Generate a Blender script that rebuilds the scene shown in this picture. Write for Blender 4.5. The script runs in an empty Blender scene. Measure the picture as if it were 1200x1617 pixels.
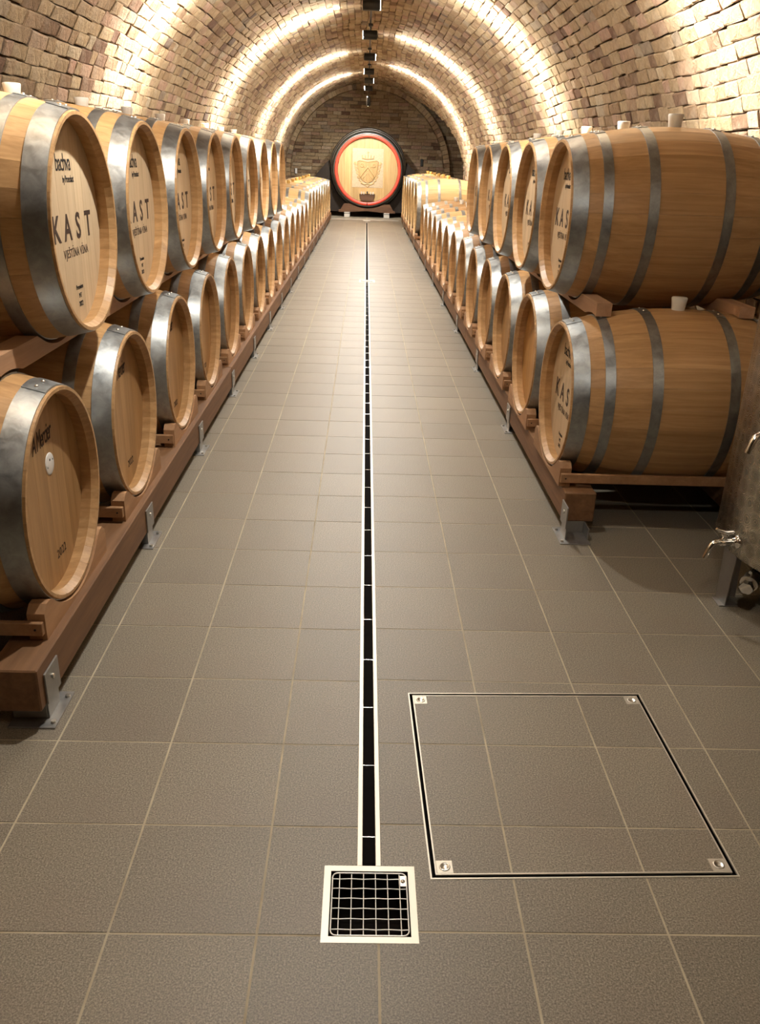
import bpy, math, random
import numpy as np
from mathutils import Matrix, Vector

random.seed(7)
rng = np.random.default_rng(7)
scene = bpy.context.scene
COL = scene.collection

# ------------------------------------------------------------------ camera
F_PX = 1324.5
FW = Vector((0.02600826, 0.92091743, -0.38888901))
RT = Vector((0.99938117, -0.01473684, 0.03193906))
DN = Vector((0.02368224, -0.38947903, -0.92073082))
CAM = Vector((0.0, 0.0, 1.460))
cd = bpy.data.cameras.new('camera')
cd.sensor_fit = 'VERTICAL'
cd.sensor_height = 36.0
cd.lens = F_PX * 36.0 / 1617.0
cd.clip_start = 0.05
cd.clip_end = 200
cam = bpy.data.objects.new('camera', cd)
COL.objects.link(cam)
m = Matrix.Identity(4)
for i in range(3):
    m[i][0], m[i][1], m[i][2], m[i][3] = RT[i], -DN[i], -FW[i], CAM[i]
cam.matrix_world = m
scene.camera = cam

# ------------------------------------------------------------------ world, exposure
w = bpy.data.worlds.new('world')
scene.world = w
w.use_nodes = True
w.node_tree.nodes['Background'].inputs[0].default_value = (1.0, 0.93, 0.84, 1)
w.node_tree.nodes['Background'].inputs[1].default_value = 0.02
scene.view_settings.view_transform = 'Standard'
scene.view_settings.look = 'None'
scene.view_settings.gamma = 1.0
scene.view_settings.use_curve_mapping = False
scene.view_settings.exposure = 2.62
LAMP_W = 255.0             # narrow wall-washing beam of each spot on the crown track
FILL_W = 11.0            # fill added under each spot, aimed down to raise the general light
LAMP_COL = (1.0, 0.96, 0.885)
# track spots: y, side (-1 left, +1 right); hung on the crown of the vault
LAMPS = [(0.5, 1), (2.9, -1), (5.3, 1), (7.7, -1), (10.15, 1), (12.5, -1), (15.1, 1), (17.55, -1), (19.6, 1), (21.7, -1)]
LAMP_Z = 2.93

# ------------------------------------------------------------------ layout numbers
CX, CZ, VR = 0.03, 1.03, 2.24          # vault axis and radius
Y0, Y1 = -2.6, 25.0                    # vault from behind the camera to the end
XL, XR = -0.865, 0.86                  # barrel fronts
DRX0, DRX1 = 0.016, 0.070              # drain channel edges

# ------------------------------------------------------------------ helpers
class MB:
    def __init__(self):
        self.v, self.f, self.s, self.t = [], [], [], []
    def quad(self, a, b, c, d, smooth=False, tint=0.5):
        n = len(self.v); self.v += [a, b, c, d]; self.f.append((n, n+1, n+2, n+3)); self.s.append(smooth); self.t.append(tint)
    def poly(self, pts, smooth=False, tint=0.5):
        n = len(self.v); self.v += list(pts); self.f.append(tuple(range(n, n+len(pts)))); self.s.append(smooth); self.t.append(tint)
    def grid(self, rows, smooth=True, tint=0.5, close=False):
        n = len(self.v); h = len(rows); k = len(rows[0])
        for r in rows: self.v += list(r)
        for i in range(h-1):
            for j in range(k if close else k-1):
                j2 = (j+1) % k
                self.f.append((n+i*k+j, n+i*k+j2, n+(i+1)*k+j2, n+(i+1)*k+j)); self.s.append(smooth); self.t.append(tint)
    def box(self, x0, x1, y0, y1, z0, z1, tint=0.5):
        P = [(x0,y0,z0),(x1,y0,z0),(x1,y1,z0),(x0,y1,z0),(x0,y0,z1),(x1,y0,z1),(x1,y1,z1),(x0,y1,z1)]
        n = len(self.v); self.v += P
        for q in ((0,3,2,1),(4,5,6,7),(0,1,5,4),(1,2,6,5),(2,3,7,6),(3,0,4,7)):
            self.f.append(tuple(n+i for i in q)); self.s.append(False); self.t.append(tint)
    def bbox(self, x0, x1, y0, y1, z0, z1, b=0.004, tint=0.5):
        # box with chamfered edges
        if x1-x0 < 2*b or y1-y0 < 2*b or z1-z0 < 2*b: return self.box(x0,x1,y0,y1,z0,z1,tint)
        X=(x0,x1); Y=(y0,y1); Z=(z0,z1); sg=(1,-1)
        n=len(self.v); idx={}
        for i in (0,1):
            for j in (0,1):
                for k in (0,1):
                    x,y,z=X[i],Y[j],Z[k]; dx,dy,dz=sg[i]*b,sg[j]*b,sg[k]*b
                    for a,p in (('x',(x,y+dy,z+dz)),('y',(x+dx,y,z+dz)),('z',(x+dx,y+dy,z))):
                        idx[(i,j,k,a)]=len(self.v); self.v.append(p)
        def add(*q):
            self.f.append(q); self.s.append(False); self.t.append(tint)
        I=idx
        for i in (0,1):
            q=[I[(i,0,0,'x')],I[(i,1,0,'x')],I[(i,1,1,'x')],I[(i,0,1,'x')]]; add(*(q if i else q[::-1]))
            q=[I[(0,i,0,'y')],I[(0,i,1,'y')],I[(1,i,1,'y')],I[(1,i,0,'y')]]; add(*(q if i else q[::-1]))
            q=[I[(0,0,i,'z')],I[(1,0,i,'z')],I[(1,1,i,'z')],I[(0,1,i,'z')]]; add(*(q if i else q[::-1]))
        for i in (0,1):
            for j in (0,1):
                s=(i==j)
                q=[I[(i,j,0,'x')],I[(i,j,0,'y')],I[(i,j,1,'y')],I[(i,j,1,'x')]]; add(*(q if s else q[::-1]))
                q=[I[(i,0,j,'x')],I[(i,1,j,'x')],I[(i,1,j,'z')],I[(i,0,j,'z')]]; add(*(q if s else q[::-1]))
                q=[I[(0,i,j,'y')],I[(0,i,j,'z')],I[(1,i,j,'z')],I[(1,i,j,'y')]]; add(*(q if s else q[::-1]))
                for k in (0,1):
                    q=[I[(i,j,k,'x')],I[(i,j,k,'y')],I[(i,j,k,'z')]]; add(*(q if (i+j+k)%2 else q[::-1]))
    def tube(self, pts, r, seg=8, cap=True, tint=0.5):
        pts=[Vector(p) for p in pts]; rows=[]
        rr = r if isinstance(r,(list,tuple)) else [r]*len(pts)
        up=None
        for i,p in enumerate(pts):
            d=(pts[min(i+1,len(pts)-1)]-pts[max(i-1,0)]).normalized()
            if up is None: up=Vector((0,0,1)) if abs(d.z)<0.9 else Vector((1,0,0))
            a=d.cross(up).normalized(); b=a.cross(d).normalized(); up=b
            rows.append([tuple(p+rr[i]*(math.cos(2*math.pi*k/seg)*a+math.sin(2*math.pi*k/seg)*b)) for k in range(seg)])
        self.grid(rows,True,tint,True)
        if cap:
            self.poly(rows[0][::-1],False,tint); self.poly(rows[-1],False,tint)
    def lathe_x(self, prof, seg=48, smooth=True, tint=0.5):
        # prof: list of (x, r)
        rows=[[(x, r*math.sin(2*math.pi*k/seg), r*math.cos(2*math.pi*k/seg)) for k in range(seg)] for x,r in prof]
        self.grid(rows,smooth,tint,True)
    def lathe_z(self, prof, seg=48, smooth=True, tint=0.5):
        rows=[[(r*math.cos(2*math.pi*k/seg), r*math.sin(2*math.pi*k/seg), z) for k in range(seg)] for z,r in prof]
        self.grid(rows,smooth,tint,True)
    def prism(self, pts2, a0, a1, axis='x', tint=0.5):
        # convex or star polygon pts2 extruded along axis
        def P(u,v,a): return (a,u,v) if axis=='x' else ((u,a,v) if axis=='y' else (u,v,a))
        self.poly([P(u,v,a0) for u,v in pts2][::-1],False,tint); self.poly([P(u,v,a1) for u,v in pts2],False,tint)
        for i in range(len(pts2)):
            u,v=pts2[i]; u2,v2=pts2[(i+1)%len(pts2)]
            self.quad(P(u,v,a0),P(u2,v2,a0),P(u2,v2,a1),P(u,v,a1),False,tint)
    def mesh(self, name, mat):
        me=bpy.data.meshes.new(name); me.from_pydata([tuple(p) for p in self.v],[],self.f)
        me.polygons.foreach_set('use_smooth',self.s)
        at=me.attributes.new('tint','FLOAT','FACE'); at.data.foreach_set('value',self.t)
        if mat: me.materials.append(mat)
        me.update()
        return me
    def build(self, name, mat, parent=None, fix=False, **kw):
        return obj(name, self.mesh(name,mat) if not fix else fixn(self.mesh(name,mat)), parent, **kw)

def fixn(me):
    import bmesh
    b=bmesh.new(); b.from_mesh(me); bmesh.ops.remove_doubles(b,verts=b.verts,dist=1e-5); bmesh.ops.recalc_face_normals(b,faces=b.faces); b.to_mesh(me); b.free(); return me

def obj(name, me, parent=None, loc=(0,0,0), rot=(0,0,0), label=None):
    o=bpy.data.objects.new(name, me); COL.objects.link(o)
    o.parent=parent; o.location=loc; o.rotation_euler=rot
    if label: o['label']=label
    return o
def tag(o, label=None, cat=None, group=None, kind=None):
    if label: o['label']=label
    if cat: o['category']=cat
    if group: o['group']=group
    if kind: o['kind']=kind
    return o
def empty(name, loc=(0,0,0), rz=0.0):
    o=bpy.data.objects.new(name,None); COL.objects.link(o); o.location=loc; o.rotation_euler=(0,0,rz); o.empty_display_size=0.1
    return o
def copy_tree(o, parent=None):
    c=o.copy(); COL.objects.link(c); c.parent=parent
    for ch in o.children: copy_tree(ch,c)
    return c
ORD=['first','second','third','fourth','fifth','sixth','seventh','eighth','ninth','tenth','eleventh','twelfth','thirteenth','fourteenth','fifteenth','sixteenth']

# ------------------------------------------------------------------ materials
def newmat(name):
    m=bpy.data.materials.new(name); m.use_nodes=True
    nt=m.node_tree; b=nt.nodes['Principled BSDF']
    return m,nt,b
def N(nt,t,**kw):
    n=nt.nodes.new(t)
    for k,v in kw.items(): setattr(n,k,v)
    return n
def ramp(nt, fac, stops):
    r=N(nt,'ShaderNodeValToRGB'); e=r.color_ramp.elements
    while len(e)<len(stops): e.new(0.5)
    for i,(p,c) in enumerate(stops): e[i].position=p; e[i].color=(*c,1)
    nt.links.new(fac,r.inputs[0]); return r.outputs[0]
def mathn(nt,op,a,b=None,c=None):
    n=N(nt,'ShaderNodeMath',operation=op)
    for i,x in enumerate((a,b,c)):
        if x is None: continue
        if isinstance(x,(int,float)): n.inputs[i].default_value=x
        else: nt.links.new(x,n.inputs[i])
    return n.outputs[0]
def mix(nt,fac,a,b,mode='MIX'):
    n=N(nt,'ShaderNodeMix',data_type='RGBA',blend_type=mode)
    for s,x in ((0,fac),(6,a),(7,b)):
        if isinstance(x,(int,float)): n.inputs[s].default_value=x
        elif isinstance(x,tuple): n.inputs[s].default_value=(*x,1)
        else: nt.links.new(x,n.inputs[s])
    return n.outputs[2]
def coords(nt, scale=(1,1,1), jitter=None, kind='Object'):
    tc=N(nt,'ShaderNodeTexCoord'); mp=N(nt,'ShaderNodeMapping'); mp.inputs['Scale'].default_value=scale
    nt.links.new(tc.outputs[kind],mp.inputs[0])
    if jitter is not None:
        cb=N(nt,'ShaderNodeCombineXYZ'); 
        for i in range(3): nt.links.new(mathn(nt,'MULTIPLY',jitter,37.0+11*i),cb.inputs[i])
        nt.links.new(cb.outputs[0],mp.inputs['Location'])
    return mp.outputs[0]
def noise(nt,vec,scale,detail=4,rough=0.55,dist=0.0):
    n=N(nt,'ShaderNodeTexNoise'); n.inputs['Scale'].default_value=scale; n.inputs['Detail'].default_value=detail
    n.inputs['Roughness'].default_value=rough; n.inputs['Distortion'].default_value=dist
    nt.links.new(vec,n.inputs['Vector']); return n.outputs['Fac']
def bump(nt,b,h,strength,dist):
    n=N(nt,'ShaderNodeBump'); n.inputs['Strength'].default_value=strength; n.inputs['Distance'].default_value=dist
    nt.links.new(h,n.inputs['Height']); nt.links.new(n.outputs[0],b.inputs['Normal'])
def attr(nt,name='tint'):
    a=N(nt,'ShaderNodeAttribute'); a.attribute_name=name; return a.outputs['Fac']

def wood(name, dark, light, scale=(1.2,26,26), rough=0.45, var=0.35, obj_random=True, bumpd=0.0008):
    m,nt,b=newmat(name)
    t=attr(nt)
    if obj_random:
        oi=N(nt,'ShaderNodeObjectInfo'); t=mathn(nt,'FRACT',mathn(nt,'ADD',t,mathn(nt,'MULTIPLY',oi.outputs['Random'],0.61)))
    v=coords(nt,scale,t)
    n1=noise(nt,v,1.0,6,0.62,0.6); v2=coords(nt,(scale[0]*3,scale[1]*4,scale[2]*4),t); n2=noise(nt,v2,1.0,3,0.6)
    f=mathn(nt,'ADD',mathn(nt,'MULTIPLY',n1,0.75),mathn(nt,'MULTIPLY',n2,0.25))
    c=ramp(nt,f,[(0.30,dark),(0.52,tuple((a+b_)/2 for a,b_ in zip(dark,light))),(0.72,light)])
    val=mathn(nt,'ADD',1.0-var/2,mathn(nt,'MULTIPLY',t,var))
    hs=N(nt,'ShaderNodeHueSaturation'); nt.links.new(c,hs.inputs['Color']); nt.links.new(val,hs.inputs['Value'])
    nt.links.new(hs.outputs[0],b.inputs['Base Color'])
    b.inputs['Roughness'].default_value=rough; b.inputs['Specular IOR Level'].default_value=0.35
    bump(nt,b,f,0.35,bumpd)
    return m
OAK = wood('oak_stave',(0.33,0.178,0.070),(0.56,0.345,0.160),(1.3,34,34),0.42,0.12)
OAK_FAR = wood('oak_stave_pale',(0.36,0.22,0.09),(0.56,0.38,0.18),(1.3,34,34),0.5,0.12)
HEAD_PALE = wood('oak_head_pale',(0.46,0.335,0.20),(0.63,0.485,0.32),(20,20,1.3),0.5,0.10)
HEAD_TAN = wood('oak_head_tan',(0.26,0.135,0.050),(0.46,0.275,0.118),(20,20,1.3),0.42,0.14)
HEAD_ORANGE = wood('oak_head_orange',(0.33,0.155,0.04),(0.50,0.27,0.09),(20,20,1.3),0.42,0.14)
CHIME = wood('oak_chime',(0.36,0.215,0.095),(0.54,0.36,0.18),(8,8,8),0.5,0.15)
BEAM = wood('beam_wood',(0.115,0.054,0.023),(0.235,0.122,0.056),(22,1.4,22),0.6,0.25)
CRADLE = wood('cradle_wood',(0.27,0.135,0.06),(0.46,0.265,0.135),(18,2.0,18),0.6,0.2)
RAIL = wood('rail_wood',(0.33,0.18,0.095),(0.52,0.32,0.19),(18,1.2,18),0.6,0.2)
CASKWOOD = wood('cask_head_wood',(0.33,0.20,0.075),(0.52,0.36,0.17),(16,16,0.9),0.45,0.22)
CASKDARK = wood('cask_dark_wood',(0.035,0.02,0.012),(0.09,0.05,0.03),(16,1.2,16),0.55,0.25)

def steel(name, col, rough, scale=(30,30,30), rvar=0.25, metal=1.0, colvar=0.35, bd=0.0006, bs=0.25):
    m,nt,b=newmat(name)
    v=coords(nt,scale); n=noise(nt,v,1.0,5,0.65,0.5)
    c=mix(nt,n,tuple(x*(1-colvar) for x in col),tuple(min(1,x*(1+colvar*0.4)) for x in col))
    nt.links.new(c,b.inputs['Base Color']); b.inputs['Metallic'].default_value=metal
    nt.links.new(mathn(nt,'ADD',rough-rvar/2,mathn(nt,'MULTIPLY',n,rvar)),b.inputs['Roughness'])
    bump(nt,b,n,bs,bd)
    return m
HOOP = steel('galvanised_hoop',(0.42,0.432,0.425),0.43,(26,26,26),0.4,0.95,0.65,0.0012,0.35)
STEEL = steel('brushed_steel',(0.72,0.69,0.62),0.34,(60,60,60),0.2)
FLANGE = steel('drain_steel',(0.62,0.575,0.49),0.45,(8,3,8),0.2,0.75,0.3)
CHROME = steel('polished_steel',(0.82,0.80,0.76),0.12,(20,20,20),0.08,1.0,0.1)
GREYSTEEL = steel('bracket_steel',(0.40,0.39,0.37),0.45,(20,20,20),0.25,0.9,0.4)
WIRE = steel('bright_wire',(0.86,0.84,0.78),0.4,(20,20,20),0.1,0.45,0.1)

def plain(name,col,rough=0.5,metal=0.0,spec=0.4,emit=None,es=0.0):
    m,nt,b=newmat(name)
    v=coords(nt,(14,14,14)); n=noise(nt,v,1.0,3)
    nt.links.new(mix(nt,n,tuple(x*0.88 for x in col),tuple(min(1,x*1.1) for x in col)),b.inputs['Base Color'])
    b.inputs['Roughness'].default_value=rough; b.inputs['Metallic'].default_value=metal; b.inputs['Specular IOR Level'].default_value=spec
    if emit: b.inputs['Emission Color'].default_value=(*emit,1); b.inputs['Emission Strength'].default_value=es
    return m
INK = plain('burnt_lettering',(0.045,0.024,0.016),0.7)
BLACKINK = plain('black_lettering',(0.012,0.010,0.010),0.7)
BUNG = plain('white_silicone',(0.74,0.72,0.66),0.5)
BUNGY = plain('yellow_wood_bung',(0.62,0.40,0.12),0.55)
BADGE = plain('white_badge',(0.75,0.73,0.70),0.35)
BLACK = plain('black_metal',(0.012,0.012,0.012),0.4)
RED = plain('red_paint',(0.60,0.055,0.03),0.38)
PIT = plain('recess_shade',(0.010,0.008,0.007),0.95,0.0,0.05)  # near-black colour puts shade into the drain, grate and hatch recesses
PAD = plain('pale_concrete',(0.42,0.40,0.36),0.7)
LENS = plain('lamp_lens',(0.9,0.9,0.9),0.2,0,0.5,(1.0,0.97,0.92),40.0)

def brickmat(name, dark=1.0):
    m,nt,b=newmat(name)
    t=attr(nt)
    pal=[(0.0,(0.17,0.10,0.068)),(0.10,(0.25,0.165,0.10)),(0.22,(0.34,0.24,0.14)),(0.40,(0.40,0.30,0.18)),(0.58,(0.45,0.345,0.215)),(0.72,(0.36,0.255,0.16)),(0.84,(0.41,0.265,0.19)),(0.93,(0.50,0.41,0.28)),(1.0,(0.17,0.125,0.10))]
    c=ramp(nt,t,[(p,tuple(x*dark for x in q)) for p,q in pal])
    v=coords(nt,(1,1,1)); n1=noise(nt,v,26,6,0.68,0.3); n2=noise(nt,v,90,4,0.7); n3=noise(nt,v,5,3)
    k=mathn(nt,'ADD',0.40,mathn(nt,'MULTIPLY',n1,1.2))
    hs=N(nt,'ShaderNodeHueSaturation'); nt.links.new(c,hs.inputs['Color']); nt.links.new(k,hs.inputs['Value'])
    c2=mix(nt,mathn(nt,'MULTIPLY',ramp(nt,n3,[(0.55,(0,0,0)),(0.75,(1,1,1))]),0.35),hs.outputs[0],(0.55*dark,0.47*dark,0.36*dark))
    nt.links.new(c2,b.inputs['Base Color']); b.inputs['Roughness'].default_value=0.9; b.inputs['Specular IOR Level'].default_value=0.15
    h=mathn(nt,'ADD',mathn(nt,'MULTIPLY',n1,1.0),mathn(nt,'MULTIPLY',n2,0.45))
    bump(nt,b,h,1.0,0.022)
    return m
BRICK = brickmat('old_brick')
BRICK_GREY = brickmat('grey_brown_brick',0.80)
def mortarmat():
    m,nt,b=newmat('lime_mortar')
    v=coords(nt,(1,1,1)); n=noise(nt,v,40,5,0.7)
    nt.links.new(ramp(nt,n,[(0.3,(0.045,0.032,0.020)),(0.7,(0.12,0.085,0.055))]),b.inputs['Base Color'])
    b.inputs['Roughness'].default_value=0.95; b.inputs['Specular IOR Level'].default_value=0.1
    bump(nt,b,n,0.7,0.008)
    return m
MORTAR = mortarmat()
def tilemat():
    m,nt,b=newmat('speckled_floor_tile')
    t=attr(nt); v=coords(nt,(1,1,1)); n1=noise(nt,v,260,3,0.75); n2=noise(nt,v,2.2,4,0.6); n3=noise(nt,v,620,2,0.8)
    c=ramp(nt,n1,[(0.34,(0.082,0.070,0.050)),(0.50,(0.188,0.163,0.120)),(0.68,(0.35,0.312,0.245))])
    c=mix(nt,mathn(nt,'MULTIPLY',ramp(nt,n2,[(0.50,(0,0,0)),(0.72,(1,1,1))]),0.22),c,(0.155,0.105,0.085))
    val=mathn(nt,'ADD',0.93,mathn(nt,'MULTIPLY',t,0.14))
    hs=N(nt,'ShaderNodeHueSaturation'); nt.links.new(c,hs.inputs['Color']); nt.links.new(val,hs.inputs['Value'])
    nt.links.new(hs.outputs[0],b.inputs['Base Color'])
    b.inputs['Roughness'].default_value=0.45; b.inputs['Specular IOR Level'].default_value=0.5
    bump(nt,b,mathn(nt,'ADD',n1,mathn(nt,'MULTIPLY',n3,0.5)),0.35,0.0009)
    return m
TILE = tilemat()
def groutmat():
    m,nt,b=newmat('beige_grout')
    v=coords(nt,(1,1,1)); n=noise(nt,v,7,5,0.65)
    nt.links.new(ramp(nt,n,[(0.3,(0.30,0.25,0.17)),(0.7,(0.50,0.44,0.32))]),b.inputs['Base Color']); b.inputs['Roughness'].default_value=0.85
    return m
GROUT = groutmat()
def swirlmat():
    # engine-turned stainless: overlapping polished discs
    m,nt,b=newmat('swirled_stainless')
    tc=N(nt,'ShaderNodeTexCoord'); sp=N(nt,'ShaderNodeSeparateXYZ'); nt.links.new(tc.outputs['Object'],sp.inputs[0])
    ang=mathn(nt,'ARCTAN2',sp.outputs[1],sp.outputs[0])
    cb=N(nt,'ShaderNodeCombineXYZ'); nt.links.new(mathn(nt,'MULTIPLY',ang,0.5),cb.inputs[0]); nt.links.new(sp.outputs[2],cb.inputs[1])
    vo=N(nt,'ShaderNodeTexVoronoi',feature='F1'); vo.inputs['Scale'].default_value=20; vo.inputs['Randomness'].default_value=0.4; nt.links.new(cb.outputs[0],vo.inputs['Vector'])
    d=vo.outputs['Distance']
    ringv=mathn(nt,'SINE',mathn(nt,'MULTIPLY',d,55.0))
    edge=ramp(nt,d,[(0.34,(0.40,0.38,0.33)),(0.58,(0.55,0.52,0.455))])
    nt.links.new(edge,b.inputs['Base Color']); b.inputs['Metallic'].default_value=1.0
    nt.links.new(mathn(nt,'ADD',0.30,mathn(nt,'MULTIPLY',ringv,0.05)),b.inputs['Roughness'])
    bump(nt,b,mathn(nt,'ADD',d,mathn(nt,'MULTIPLY',ringv,0.06)),0.25,0.004)
    return m
SWIRL = swirlmat()

# ------------------------------------------------------------------ polygon tools for the floor
def clip(poly,a,b,c):                    # keep a*x+b*y<=c
    out=[]
    for i in range(len(poly)):
        p=poly[i]; q=poly[(i+1)%len(poly)]; dp=a*p[0]+b*p[1]-c; dq=a*q[0]+b*q[1]-c
        if dp<=0: out.append(p)
        if (dp<0<dq) or (dq<0<dp):
            t=dp/(dp-dq); out.append((p[0]+t*(q[0]-p[0]),p[1]+t*(q[1]-p[1])))
    return out
def area(p): return abs(sum(p[i][0]*p[(i+1)%len(p)][1]-p[(i+1)%len(p)][0]*p[i][1] for i in range(len(p))))/2 if len(p)>2 else 0
def halfplanes(cv):                      # ccw convex polygon -> inside halfplanes
    r=[]
    for i in range(len(cv)):
        p=cv[i]; q=cv[(i+1)%len(cv)]; a,b=q[1]-p[1],-(q[0]-p[0]); r.append((a,b,a*p[0]+b*p[1]))
    return r
def subtract(polys,cv):
    out=[]
    for p in polys:
        rem=p
        for a,b,c in halfplanes(cv):
            o=clip(rem,-a,-b,-c)
            if area(o)>1e-6: out.append(o)
            rem=clip(rem,a,b,c)
            if area(rem)<1e-6: break
    return out
def intersect(p,cv):
    for a,b,c in halfplanes(cv):
        p=clip(p,a,b,c)
        if len(p)<3: return []
    return p
def rect(x0,x1,y0,y1): return [(x0,y0),(x1,y0),(x1,y1),(x0,y1)]
def slab(mb,polys,z0,z1,tint):
    for p in polys:
        mb.poly([(x,y,z1) for x,y in p],False,tint)
        for i in range(len(p)):
            a=p[i]; b=p[(i+1)%len(p)]
            mb.quad((a[0],a[1],z0),(b[0],b[1],z0),(b[0],b[1],z1),(a[0],a[1],z1),False,tint)
def project(P):
    v=Vector(P)-CAM; z=v.dot(FW)
    if z<0.1: return None
    return 600+F_PX*v.dot(RT)/z, 808.5+F_PX*v.dot(DN)/z

# ------------------------------------------------------------------ floor
HC=(0.518,1.742); HA=math.radians(1.5); HS=0.349
def hpt(u,v): return (HC[0]+u*math.cos(HA)-v*math.sin(HA), HC[1]+u*math.sin(HA)+v*math.cos(HA))
def hsq(s): return [hpt(-s,-s),hpt(s,-s),hpt(s,s),hpt(-s,s)]
DRAIN=rect(DRX0,DRX1,1.40,22.30)
GRATES=[(0.0440,1.3200),(0.0440,11.05),(0.0440,22.15)]
GW=0.100
def gsq(g,s=GW): return rect(g[0]-s,g[0]+s,g[1]-s,g[1]+s)
HOLES=[DRAIN,hsq(HS)]+[gsq(g) for g in GRATES]

base=[rect(-2.4,2.4,Y0,25.3)]
for h in HOLES: base=subtract(base,h)
mb=MB(); slab(mb,base,-0.02,-0.0010,0.5)
floor=mb.build('floor',GROUT); tag(floor,'brown speckled ceramic tile floor of the cellar aisle',None,None,'structure')
tiles=[]
J=0.0026
def tile_poly(x0,x1,y0,y1):
    ps=[rect(x0+J,x1-J,y0+J,y1-J)]
    for h in HOLES: ps=subtract(ps,h)
    return [p for p in ps if area(p)>1e-4]
LX0,LY0,RX0,RY0=-0.18565,1.5373,0.36212,1.5482
for j in range(-1,8):
    for i in range(-14,80):
        y=LY0+0.3*i
        if y<Y0 or y>25: continue
        if j==-1: x0,x1=LX0,(0.062 if y<1.2 else DRX0+0.02)
        else: x1=LX0-0.3*j; x0=x1-0.3
        tiles.append(tile_poly(x0,x1,y,y+0.3))
for j in range(0,8):
    for i in range(-14,80):
        y=RY0+0.3*i
        if y<Y0 or y>25: continue
        x1=RX0+0.3*j; x0=x1-0.3
        if j==0: x0=0.062 if y<1.2 else DRX1-0.02
        tiles.append(tile_poly(x0,x1,y,y+0.3))
tiles=[t for t in tiles if t]
def vis_area(ps):
    a=0
    for p in ps:
        q=[project((x,y,0)) for x,y in p]
        if any(k is None for k in q): continue
        c=(sum(k[0] for k in q)/len(q),sum(k[1] for k in q)/len(q))
        if -80<c[0]<1280 and 0<c[1]<1700:
            if abs(sum(x for x,_ in p)/len(p))>1.05 and sum(y for _,y in p)/len(p)>3.3: continue
            a+=area(q)
    return a
tiles.sort(key=vis_area,reverse=True)
rest=MB()
for k,ps in enumerate(tiles):
    t=random.random()
    if k<300:
        cx=sum(x for p in ps for x,_ in p)/sum(len(p) for p in ps); cy=sum(y for p in ps for _,y in p)/sum(len(p) for p in ps)
        mb=MB(); slab(mb,[[(x-cx,y-cy) for x,y in p] for p in ps],-0.008,0.0,t)
        mb.build('tile',TILE,floor,loc=(cx,cy,random.uniform(-0.0004,0.0003)))
    else: slab(rest,ps,-0.008,0.0,t)
tag(rest.build('tiling',TILE,floor),kind='stuff')

# access hatch, set into the floor with tiles of its own
hatch=empty('access_hatch',(HC[0],HC[1],0)); tag(hatch,'square tiled floor hatch with thin steel edging right of the drain grate','hatch')
def loc(ps): return [[(x-HC[0],y-HC[1]) for x,y in p] for p in ps]
mb=MB(); slab(mb,loc(subtract([hsq(HS)],hsq(HS-0.004))),-0.003,0.001,0.5); mb.build('outer_frame',FLANGE,hatch)
mb=MB(); slab(mb,loc(subtract([hsq(HS-0.0125)],hsq(HS-0.0160))),-0.003,0.001,0.5); mb.build('inner_frame',FLANGE,hatch)
mb=MB(); slab(mb,loc([hsq(HS-0.0005)]),-0.034,-0.032,0.5); slab(mb,loc(subtract([hsq(HS-0.0002)],hsq(HS-0.001))),-0.032,-0.003,0.5); slab(mb,loc(subtract([hsq(HS-0.0145)],hsq(HS-0.0160))),-0.032,-0.003,0.5); mb.build('gap_shadow_tray',PIT,hatch)  # dark tray and walls paint shade into the hatch gap
mb=MB(); slab(mb,loc([hsq(HS-0.016)]),-0.028,-0.0010,0.5); mb.build('grout_bed',GROUT,hatch)
PL=0.019; corners=[(s*(HS-0.016-PL),t*(HS-0.016-PL)) for s in (-1,1) for t in (-1,1)]
def sq(c,s): return [hpt(c[0]-s,c[1]-s),hpt(c[0]+s,c[1]-s),hpt(c[0]+s,c[1]+s),hpt(c[0]-s,c[1]+s)]
for i in range(-2,4):
    for j in range(-1,4):
        p=intersect(rect(RX0+0.3*(j-1)+J,RX0+0.3*j-J,RY0+0.3*i+J,RY0+0.3*(i+1)-J),hsq(HS-0.016))
        if area(p)<1e-4: continue
        ps=[p]
        for c in corners: ps=subtract(ps,sq(c,PL))
        mb=MB(); slab(mb,loc(ps),-0.008,0.0,random.random()); mb.build('tile',TILE,hatch)
for c in corners:
    q=hpt(*c); o=empty('lifting_plate'); o.parent=hatch; o.location=(q[0]-HC[0],q[1]-HC[1],0); o.rotation_euler=(0,0,HA)
    mb=MB(); mb.bbox(-PL,PL,-PL,PL,-0.01,0.001,0.001); mb.build('plate',FLANGE,o)
    mb=MB(); mb.lathe_z([(0.0,0.013),(0.0022,0.0125),(0.0026,0.010),(0.0012,0.009),(0.0012,0.0001)],20); mb.build('screw_cap',STEEL,o)

# slot drain with cross bars
drain=empty('slot_drain',(0,0,0)); tag(drain,'long steel slot drain running down the middle of the aisle','drain')
yy0,yy1=1.42,22.05
segs=[(yy0,10.95),(11.15,yy1)]
mb=MB()
for a,b_ in segs:
    for x0,x1 in ((DRX0,DRX0+0.0125),(DRX1-0.0125,DRX1)): mb.bbox(x0,x1,a,b_,-0.005,0.0006,0.001)
mb.build('channel_flanges',FLANGE,drain)
mb=MB(); mb.box(DRX0,DRX1,yy0,yy1,-0.075,-0.06); mb.box(DRX0+.003,DRX0+.010,yy0,yy1,-.06,-.005); mb.box(DRX1-.010,DRX1-.003,yy0,yy1,-.06,-.005); mb.build('channel_trough',PIT,drain)  # trough walls coloured dark in place of shade in the slot
barm=MB(); barm.tube([(DRX0+0.0125,0,-0.004),(DRX1-0.0125,0,-0.004)],0.0016,6); bme=barm.mesh('cross_bar',CHROME)
y=1.511; far=MB()
while y<yy1:
    if y<11: obj('cross_bar',bme,drain,(0,y,0))
    y+=0.2505
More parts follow.
